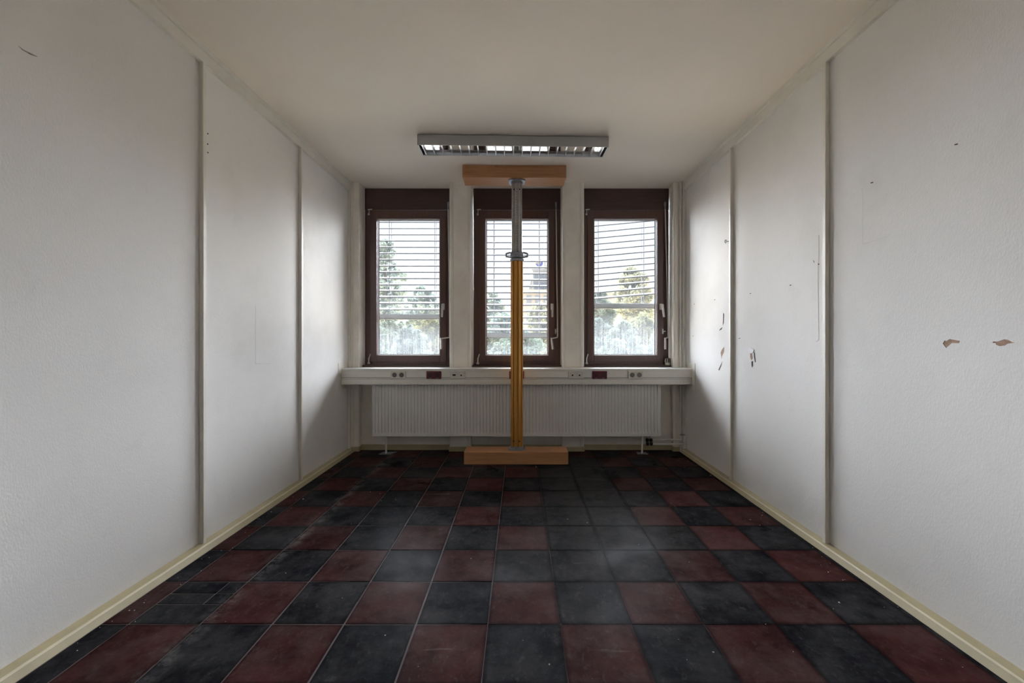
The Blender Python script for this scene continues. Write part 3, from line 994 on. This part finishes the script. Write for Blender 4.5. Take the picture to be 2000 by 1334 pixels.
for s in (-1, 1):
    e = MB()
    # looped lug: two bars and an end piece round an opening
    X = lambda d: PX + s * d
    for zz, za in ((2.020, 2.010), (1.985, 1.990)):
        e.path([(X(0.060), PY - 0.02, zz + (0.006 if zz > 2 else -0.004)), (X(0.085), PY - 0.022, zz), (X(0.104), PY - 0.022, za + (0.004 if zz > 2 else -0.002))], 0.0088, 8)
    e.box(min(X(0.094), X(0.110)), max(X(0.094), X(0.110)), PY - 0.030, PY - 0.014, 1.984, 2.018)
    e.build('nut_lug', M['alu_cast'], no, 0.0015)
MB().lathe([(0.062, 1.940), (0.0685, 1.944), (0.0685, 1.960), (0.060, 1.968)], (PX, PY), 28).build('tube_collar', M['alu_cast'], prop, smooth=True)

# ------------------------------------------------------------------ ceiling light
lamp = thing('ceiling_light', (-0.050, 3.315, 2.750), 'grey fluorescent ceiling light with mirror louvre, switched off', 'light')
lx, ly = lamp.location.x, lamp.location.y
LL, LD, LH, zb = 1.551, 0.195, 0.091, 2.752
hw = LL / 2
hs = MB()
# front and rear side walls, folded sheet with a chamfer to the ceiling
hs.prism([(ly, zb), (ly + 0.004, zb), (ly + 0.004, zb + 0.078), (ly + 0.016, zb + LH - 0.003), (ly + 0.016, zb + LH), (ly, zb + 0.080)], lx - hw + 0.02, lx + hw - 0.02, 'X')
yb = ly + LD
hs.prism([(yb - 0.004, zb), (yb, zb), (yb, zb + 0.080), (yb - 0.016, zb + LH), (yb - 0.016, zb + LH - 0.003), (yb - 0.004, zb + 0.078)], lx - hw + 0.02, lx + hw - 0.02, 'X')
hs.box(lx - hw + 0.02, lx + hw - 0.02, ly + 0.014, yb - 0.014, zb + LH - 0.004, zb + LH)
hs.build('housing', M['lampw'], lamp)
for s in (-1, 1):
    e0, e1 = lx + s * (hw - 0.022), lx + s * hw
    ec = MB()
    ec.prism([(ly - 0.001, zb - 0.001), (yb + 0.001, zb - 0.001), (yb + 0.001, zb + 0.080), (yb - 0.015, zb + LH), (ly + 0.015, zb + LH), (ly - 0.001, zb + 0.080)],
             lx + s * (hw - 0.003), lx + s * hw, 'X')
    ec.prism([(ly - 0.001, zb), (ly + 0.005, zb), (ly + 0.005, zb + 0.078), (ly + 0.017, zb + LH), (ly + 0.014, zb + LH), (ly - 0.001, zb + 0.080)], min(e0, e1), max(e0, e1), 'X')
    ec.prism([(yb - 0.005, zb), (yb + 0.001, zb), (yb + 0.001, zb + 0.080), (yb - 0.014, zb + LH), (yb - 0.017, zb + LH), (yb - 0.005, zb + 0.078)], min(e0, e1), max(e0, e1), 'X')
    ec.build('end_cap', M['lampw'], lamp, 0.002)
lv = MB()
lv.prism([(ly + 0.006, zb + 0.002), (ly + 0.009, zb + 0.001), (ly + 0.013, zb + 0.022), (ly + 0.010, zb + 0.022)], lx - hw + 0.024, lx + hw - 0.024, 'X')
lv.prism([(yb - 0.006, zb + 0.002), (yb - 0.009, zb + 0.001), (yb - 0.013, zb + 0.022), (yb - 0.010, zb + 0.022)], lx - hw + 0.024, lx + hw - 0.024, 'X')
lo = lv.build('side_reflector', M['satin'], lamp)
MB().box(lx - hw + 0.024, lx + hw - 0.024, ly + 0.013, yb - 0.013, zb + 0.0225, zb + 0.0245).build('top_reflector', M['mirror'], lamp)
nbl = 21
for i in range(nbl):
    x = lx - hw + 0.037 + (LL - 0.074) * i / (nbl - 1)
    MB().prism([(x - 0.0012, zb + 0.001), (x + 0.0012, zb + 0.001), (x + 0.0060, zb + 0.021), (x - 0.0060, zb + 0.021)], ly + 0.012, yb - 0.012, 'Y').build('louvre_blade', M['satin'], lamp)
rm = MB()
rm.box(lx - hw + 0.004, lx - hw + 0.010, ly + 0.004, yb - 0.004, zb - 0.002, zb + 0.006)
rm.box(lx + hw - 0.010, lx + hw - 0.004, ly + 0.004, yb - 0.004, zb - 0.002, zb + 0.006)
rm.box(lx - hw + 0.004, lx + hw - 0.004, yb - 0.008, yb - 0.003, zb - 0.002, zb + 0.006)
rm.build('louvre_rim', M['rad'], lamp)
lamp.rotation_euler = (0, 0, math.radians(1.45))

# ------------------------------------------------------------------ small things
th = thing('thermostat_head', (1.607, 4.452, ZS + 0.011), 'loose radiator thermostat head standing on the ledge of the right window', 'thermostat')
c = (1.607, 4.452)
MB().lathe([(0.024, 0.9042), (0.026, 0.908), (0.026, 0.930), (0.022, 0.934)], c, 20).build('collar', M['sock'], th, smooth=True)
MB().lathe([(0.026, 0.934), (0.0285, 0.940), (0.029, 0.962), (0.026, 0.976), (0.014, 0.982)], c, 20).build('cap', M['black'], th, smooth=True)
for i in range(9):
    a = 2 * PI * i / 9 + 0.2
    x, y = c[0] + 0.0285 * math.cos(a), c[1] + 0.0285 * math.sin(a)
    MB().tube((x, y, 0.938), (c[0] + 0.024 * math.cos(a), c[1] + 0.024 * math.sin(a), 0.976), 0.004, 6).build('grip_rib', M['handle'], th, smooth=True)

hk = MB().path([(XR - 0.002, 3.405, 2.003), (XR - 0.010, 3.412, 2.003), (XR - 0.014, 3.436, 2.004), (XR - 0.012, 3.446, 2.020), (XR - 0.012, 3.462, 2.026),
                (XR - 0.012, 3.470, 2.012), (XR - 0.012, 3.462, 2.000), (XR - 0.012, 3.452, 1.998)], 0.0022, 6).build('wire_hook', M['slit'], None, smooth=True)
tag(hk, 'small bent wire hook on the right wall by the far batten', 'hook')

# torn paint, nails and marks on the walls
P = lambda nm, mt, pts, d: patch(nm, M[mt], wr_, XR, pts, -d)
P('torn_paint', 'paper', [(1.6928, 1.1698), (1.6854, 1.1823), (1.6772, 1.1804), (1.6647, 1.1883), (1.6281, 1.1816), (1.6315, 1.1724), (1.6593, 1.1721), (1.68, 1.153)], 0.0006)
P('torn_paint', 'paper', [(1.5169, 1.1752), (1.511, 1.1796), (1.4965, 1.1796), (1.4766, 1.1872), (1.4683, 1.1861), (1.4559, 1.1783), (1.4457, 1.1759), (1.4683, 1.1724), (1.478, 1.1656), (1.4936, 1.1629), (1.5037, 1.1678), (1.5045, 1.1728)], 0.0006)
P('tear_edge', 'slit', [(1.6935, 1.1698), (1.6858, 1.183), (1.684, 1.182), (1.691, 1.1698), (1.679, 1.1545), (1.680, 1.152)], 0.0010)
P('tear_edge', 'slit', [(1.6647, 1.1889), (1.6772, 1.1812), (1.6765, 1.1800), (1.6645, 1.1876)], 0.0010)
P('tear_edge', 'slit', [(1.5169, 1.1752), (1.511, 1.1800), (1.508, 1.1765)], 0.0010)
P('tear_edge', 'slit', [(1.5037, 1.1678), (1.5045, 1.1728), (1.5008, 1.1665)], 0.0010)
P('tear_edge', 'slit', [(1.4965, 1.1800), (1.4766, 1.1878), (1.4766, 1.1866), (1.4962, 1.1788)], 0.0010)
P('torn_paint', 'paper', [(3.1088, 1.0783), (3.0873, 1.0824), (3.0757, 1.0466), (3.0912, 1.0272), (3.1068, 1.0452)], 0.0006)
P('torn_paint', 'paper', [(3.5033, 1.1229), (3.5083, 1.0766), (3.5463, 1.0375), (3.5489, 1.0159), (3.5669, 1.0683), (3.5463, 1.0943)], 0.0006)
for pts in ([(3.0604, 1.0898), (3.049, 1.0859), (3.0358, 1.0214), (3.0452, 1.0133), (3.0566, 1.053)],
            [(3.0912, 1.0184), (3.0718, 1.0227), (3.0718, 0.9921), (3.0853, 0.9726), (3.0912, 0.9909)],
            [(3.5386, 0.9937), (3.5566, 0.9547), (3.593, 0.9113), (3.6035, 0.9182), (3.5721, 0.9537)],
            [(3.5209, 1.4147), (3.5058, 1.4013), (3.5133, 1.3267), (3.5285, 1.3059), (3.5234, 1.3584)],
            [(3.5361, 1.291), (3.5514, 1.2712), (3.593, 1.262), (3.5721, 1.2768)],
            [(2.4439, 1.6608), (2.4282, 1.6413), (2.3927, 1.6279), (2.3939, 1.6221), (2.4318, 1.6377)],
            [(2.3962, 1.684), (2.408, 1.6693), (2.4021, 1.6681)]):
    P('tear_edge', 'slit', pts, 0.0012)
P('loose_paint', 'flake', [(3.1386, 1.1141), (3.099, 1.1228), (3.0547, 1.1074), (3.0699, 1.083), (3.1186, 1.0835)], 0.004)
P('loose_paint', 'flake', [(3.1186, 1.0225), (3.09, 1.0240), (3.09, 1.0160), (3.112, 1.0130)], 0.003)
P('peeled_seam', 'wall', [(2.4234, 1.8061), (2.3962, 1.795), (2.3939, 1.6963), (2.4021, 1.6211), (2.3962, 1.1848), (2.4139, 1.1744), (2.4318, 1.3579), (2.4403, 1.5149), (2.4318, 1.6091), (2.4282, 1.7209)], 0.0016)
for y, z in ((2.640, 1.537), (3.098, 1.534), (4.0928, 1.5389), (3.6653, 1.5415), (3.2528, 1.1948), (4.1271, 1.2184), (1.6374, 1.9688), (2.029, 1.9651)):
    MB().tube((XR + 0.002, y, z), (XR - 0.008, y + 0.003, z - 0.002), 0.0022, 6).build('nail', M['slit'], wr_)
for pts in ([(2.0885, 1.672), (2.0905, 1.672), (2.0900, 1.950), (2.0890, 1.950)], [(2.0890, 1.6720), (1.9440, 1.6770), (1.9440, 1.6758), (2.0890, 1.6700)]):
    P('faint_mark', 'faint', pts, 0.0004)
for pts in ([(2.806, 1.02), (2.808, 1.02), (2.808, 1.42), (2.806, 1.42)], [(2.806, 1.02), (2.98, 1.012), (2.98, 1.010), (2.806, 1.017)]):
    patch('faint_mark', M['faint'], wl_, XL, pts, 0.0004)
patch('scuff_mark', M['scuff'], wl_, XL, [(1.4776, 2.2480), (1.4930, 2.2440), (1.5360, 2.2490), (1.5362, 2.2470), (1.5162, 2.2400), (1.4900, 2.2400)], 0.0005)
for yy, zz in ((2.3283, 2.3648), (2.3276, 2.3048), (2.3293, 2.2571)):
    MB().tube((XL + 0.0225, yy + 0.018, zz), (XL + 0.0247, yy + 0.018, zz), 0.004, 8).build('screw_hole', M['slit'], wl_)

# crumbs and dust on the floor: nobody could count them
db = MB()


def crumb(x, y, r):
    z0 = 0.0006
    pts = []
    n = 5
    for k in range(n):
        a = 2 * PI * k / n + rnd.random()
        pts.append((x + r * rnd.uniform(0.7, 1.2) * math.cos(a), y + r * rnd.uniform(0.7, 1.2) * math.sin(a)))
    db._add([(px, py, z0) for px, py in pts] + [(x, y, z0 + r * 0.9)], [(i, (i + 1) % n, n) for i in range(n)] + [tuple(range(n - 1, -1, -1))])


for px, py, r in ((1047, 912, 0.009), (1639, 1177, 0.007), (1073, 1298, 0.006), (1393, 1274, 0.006), (592, 975, 0.009), (530, 1000, 0.006),
                  (1248, 1064, 0.006), (1147, 1021, 0.005), (353, 1142, 0.004), (1388, 929, 0.008), (920, 1091, 0.005), (151, 1271, 0.004)):
    yy = 951.2 / (py - 662)
    crumb((px - 1015) * yy / 800, yy, r * 0.7)
for i in range(110):
    if rnd.random() < 0.5:
        x = rnd.choice((-1, 1)) * abs(rnd.gauss(0, 0.08))
        x = (-1.735 + abs(x)) if x < 0 else (1.68 - abs(x))
    else:
        x = rnd.uniform(-1.7, 1.65)
    crumb(x, rnd.uniform(1.2, 4.1), rnd.choice((0.0012, 0.0016, 0.002, 0.003)))
tag(db.build('plaster_crumbs', M['crumb']), 'white plaster crumbs and dust scattered over the floor tiles', 'debris', kind='stuff')

# ------------------------------------------------------------------ outside
gz = -4.5
gr = box('ground', M['ground'], None, -150, 150, 4.9, 260, gz - 0.5, gz)
tag(gr, 'pale ground outside, far below the windows', 'ground', kind='structure')


def tree(x, y, zt, w, h, mat, n, label, leaf=0.27, trunk=True):
    """w crown radius, h crown height, zt height of the top"""
    t = thing('tree', (x, y, gz), label, 'tree', 'trees outside the windows')
    if trunk:
        tk = MB().path([(x, y, gz), (x + 0.1, y, (gz + zt) / 2), (x, y, zt - h * 0.25)], 0.0045 * y, 8)
        for q in range(5):
            a = 2 * PI * q / 5
            zq = zt - h * (0.75 - 0.08 * q)
            tk.path([(x, y, zq), (x + math.cos(a) * w * 0.6, y + math.sin(a) * w * 0.5, zq + h * 0.22)], 0.0018 * y, 6)
        tk.build('trunk', M['bark'], t, smooth=True)
    blobs = []
    for q in range(150):
        u = rnd.random() ** 0.85
        zc = zt - h * (0.03 + 0.95 * u)
        rr = w * (0.12 + 1.0 * min(1.0, (u / 0.42)) ** 0.7)
        a = rnd.uniform(0, 2 * PI)
        d = rr * math.sqrt(rnd.random()) * 0.95
        blobs.append((x + d * math.cos(a), y + d * math.sin(a) * 0.8, zc, w * rnd.uniform(0.12, 0.25)))
    rg = np.random.default_rng(int(abs(x * 131 + y * 17)) + 3)
    B = np.array(blobs)
    pick = rg.integers(0, len(B), n)
    v = rg.normal(size=(n, 3))
    v /= np.linalg.norm(v, axis=1)[:, None]
    ctr = B[pick, :3] + v * (B[pick, 3] * rg.random(n) ** 0.4)[:, None] * np.array([1.05, 1.05, 0.95])
    a = rg.normal(size=(n, 3))
    a /= np.linalg.norm(a, axis=1)[:, None]
    b = np.cross(a, rg.normal(size=(n, 3)))
    b /= np.linalg.norm(b, axis=1)[:, None]
    sz = (leaf * rg.uniform(0.6, 1.3, n))[:, None]
    vs = np.stack([ctr - a * sz * 0.5, ctr + b * sz * 0.28, ctr + a * sz * 0.5, ctr - b * sz * 0.28], 1).reshape(-1, 3)
    vs -= np.array([x, y, gz])
    me = bpy.data.meshes.new('foliage')
    me.vertices.add(4 * n)
    me.vertices.foreach_set('co', vs.astype(np.float32).ravel())
    me.loops.add(4 * n)
    me.loops.foreach_set('vertex_index', np.arange(4 * n, dtype=np.int32))
    me.polygons.add(n)
    me.polygons.foreach_set('loop_start', np.arange(0, 4 * n, 4, dtype=np.int32))
    me.update(calc_edges=True)
    me.materials.append(M[mat])
    o = bpy.data.objects.new('foliage', me)
    COL.objects.link(o)
    o.parent = t
    o['kind'] = 'stuff'
    return t


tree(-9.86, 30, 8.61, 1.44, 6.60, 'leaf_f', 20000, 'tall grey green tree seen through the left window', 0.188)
tree(-5.43, 23, 4.24, 0.96, 2.99, 'leaf_f', 20000, 'lower blue green tree right of the tall one in the left window', 0.144)
tree(-4.90, 15.5, 2.39, 0.68, 2.33, 'leaf_a', 26000, 'grey green shrub low at the left of the left window', 0.097)
tree(-2.81, 13, 1.90, 0.57, 1.66, 'leaf_b', 26000, 'yellowish shrub low at the right of the left window', 0.081)
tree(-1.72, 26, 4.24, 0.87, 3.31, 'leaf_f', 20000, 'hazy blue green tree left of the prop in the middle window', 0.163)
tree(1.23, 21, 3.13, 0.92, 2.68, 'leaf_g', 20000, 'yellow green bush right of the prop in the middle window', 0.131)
tree(-0.53, 14, 2.03, 0.76, 1.94, 'leaf_a', 26000, 'grey green bush low in the middle window', 0.087)
tree(6.63, 24, 5.51, 1.15, 3.66, 'leaf_g', 20000, 'yellow green pointed tree in the right window', 0.150)
tree(3.83, 19.5, 3.48, 0.73, 2.49, 'leaf_a', 20000, 'rounder grey green tree at the left of the right window', 0.122)
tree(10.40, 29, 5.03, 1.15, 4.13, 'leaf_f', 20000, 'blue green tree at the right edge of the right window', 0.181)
tree(3.70, 12.5, 1.97, 0.60, 1.84, 'leaf_b', 26000, 'yellow green shrub low in the right window', 0.078)
tree(3.00, 15.5, 1.96, 0.65, 2.00, 'leaf_c', 26000, 'blue green shrub low at the left of the right window', 0.097)

tree(-2.68, 10.2, 1.57, 0.49, 1.63, 'leaf_c', 34000, 'blue green hedge bush closest to the left window', 0.064)
tree(-0.04, 11, 1.49, 0.80, 1.79, 'leaf_a', 34000, 'wide grey green bush closest to the middle window', 0.069)
tree(2.51, 10, 1.61, 0.48, 1.65, 'leaf_a', 34000, 'grey green bush closest to the right window', 0.062)
tree(-4.06, 11.6, 1.65, 0.41, 1.88, 'leaf_a', 34000, 'grey green bush at the left rim of the left window', 0.072)
tree(3.93, 11.2, 1.64, 0.40, 1.82, 'leaf_c', 34000, 'blue green bush at the right rim of the right window', 0.070)

# stepped tower with a round roof sign, behind the ochre block
tw = thing('office_tower', (6.2, 70, gz), 'pale stepped office tower with round roof sign in the middle window', 'building')
box('tower_body', M['conc'], tw, 2.25, 11.0, 70, 80, gz, 12.85)
box('roof_slab', M['conc'], tw, 2.05, 11.2, 69.7, 80.2, 12.85, 13.15)
for z0 in (11.2, 9.6, 7.6, 5.6):
    bnd = box('window_band', M['conc'], tw, 2.35, 10.9, 69.85, 70.05, z0 - 0.12, z0 + 1.12)
    for i in range(9):
        box('window', M['fglass'], bnd, 2.5 + i * 0.92, 3.28 + i * 0.92, 69.78, 69.95, z0, z0 + 1.0)
box('stair_wing', M['conc'], tw, 1.35, 2.25, 71, 78, gz, 9.4)
MB().prism([(1.5, 9.4), (2.25, 9.4), (2.25, 11.4), (2.0, 11.4)], 71, 77, 'Y').build('sloping_roof', M['conc'], tw)
sg = MB().tube((3.33, 69.6, 14.05), (3.33, 69.9, 14.05), 0.62, 28).build('sign_disc', M['white'], tw)
cre = []
for i in range(21):
    a = math.radians(-150 + 210 * i / 20)
    cre.append((3.33 + 0.60 * math.cos(a), 14.05 + 0.60 * math.sin(a)))
for i in range(20, -1, -1):
    a = math.radians(-150 + 210 * i / 20)
    cre.append((3.33 - 0.13 + 0.42 * math.cos(a) * (1 if i not in (0, 20) else 1.5), 14.05 + 0.14 + 0.42 * math.sin(a) * (1 if i not in (0, 20) else 1.4)))
MB().prism(cre, 69.45, 69.6, 'Y').build('sign_crescent', M['blue'], sg)
MB().tube((3.33, 69.9, 13.1), (3.33, 69.9, 13.5), 0.08, 8).build('sign_post', M['conc'], tw)
ltr = MB()
for i in range(3):
    xx = 4.25 + i * 0.62
    ltr.box(xx, xx + 0.10, 69.5, 69.6, 13.55, 14.6)
    ltr.box(xx + 0.10, xx + 0.38, 69.5, 69.6, 14.3 - 0.25 * (i % 2), 14.42 - 0.25 * (i % 2))
ltr.build('sign_letters', M['fglass'], tw)
MB().box(4.2, 4.7, 69.6, 69.8, 13.1, 13.6).build('sign_base', M['ochre'], tw)

ob = thing('ochre_block', (5, 58, gz), 'low ochre building with flat roof below the tower in the middle window', 'building')
box('block_body', M['ochre'], ob, 0.4, 14.0, 58, 66, gz, 7.7)
box('roof_edge', M['white'], ob, 0.2, 14.2, 57.7, 66.2, 7.7, 8.15)
for zz in (6.2, 3.6):
    for i in range(10):
        fr = box('window', M['white'], ob, 0.9 + i * 1.2, 1.75 + i * 1.2, 57.92, 58.05, zz, zz + 1.2)
        box('pane', M['fglass'], fr, 0.96 + i * 1.2, 1.69 + i * 1.2, 57.88, 57.95, zz + 0.06, zz + 1.14)
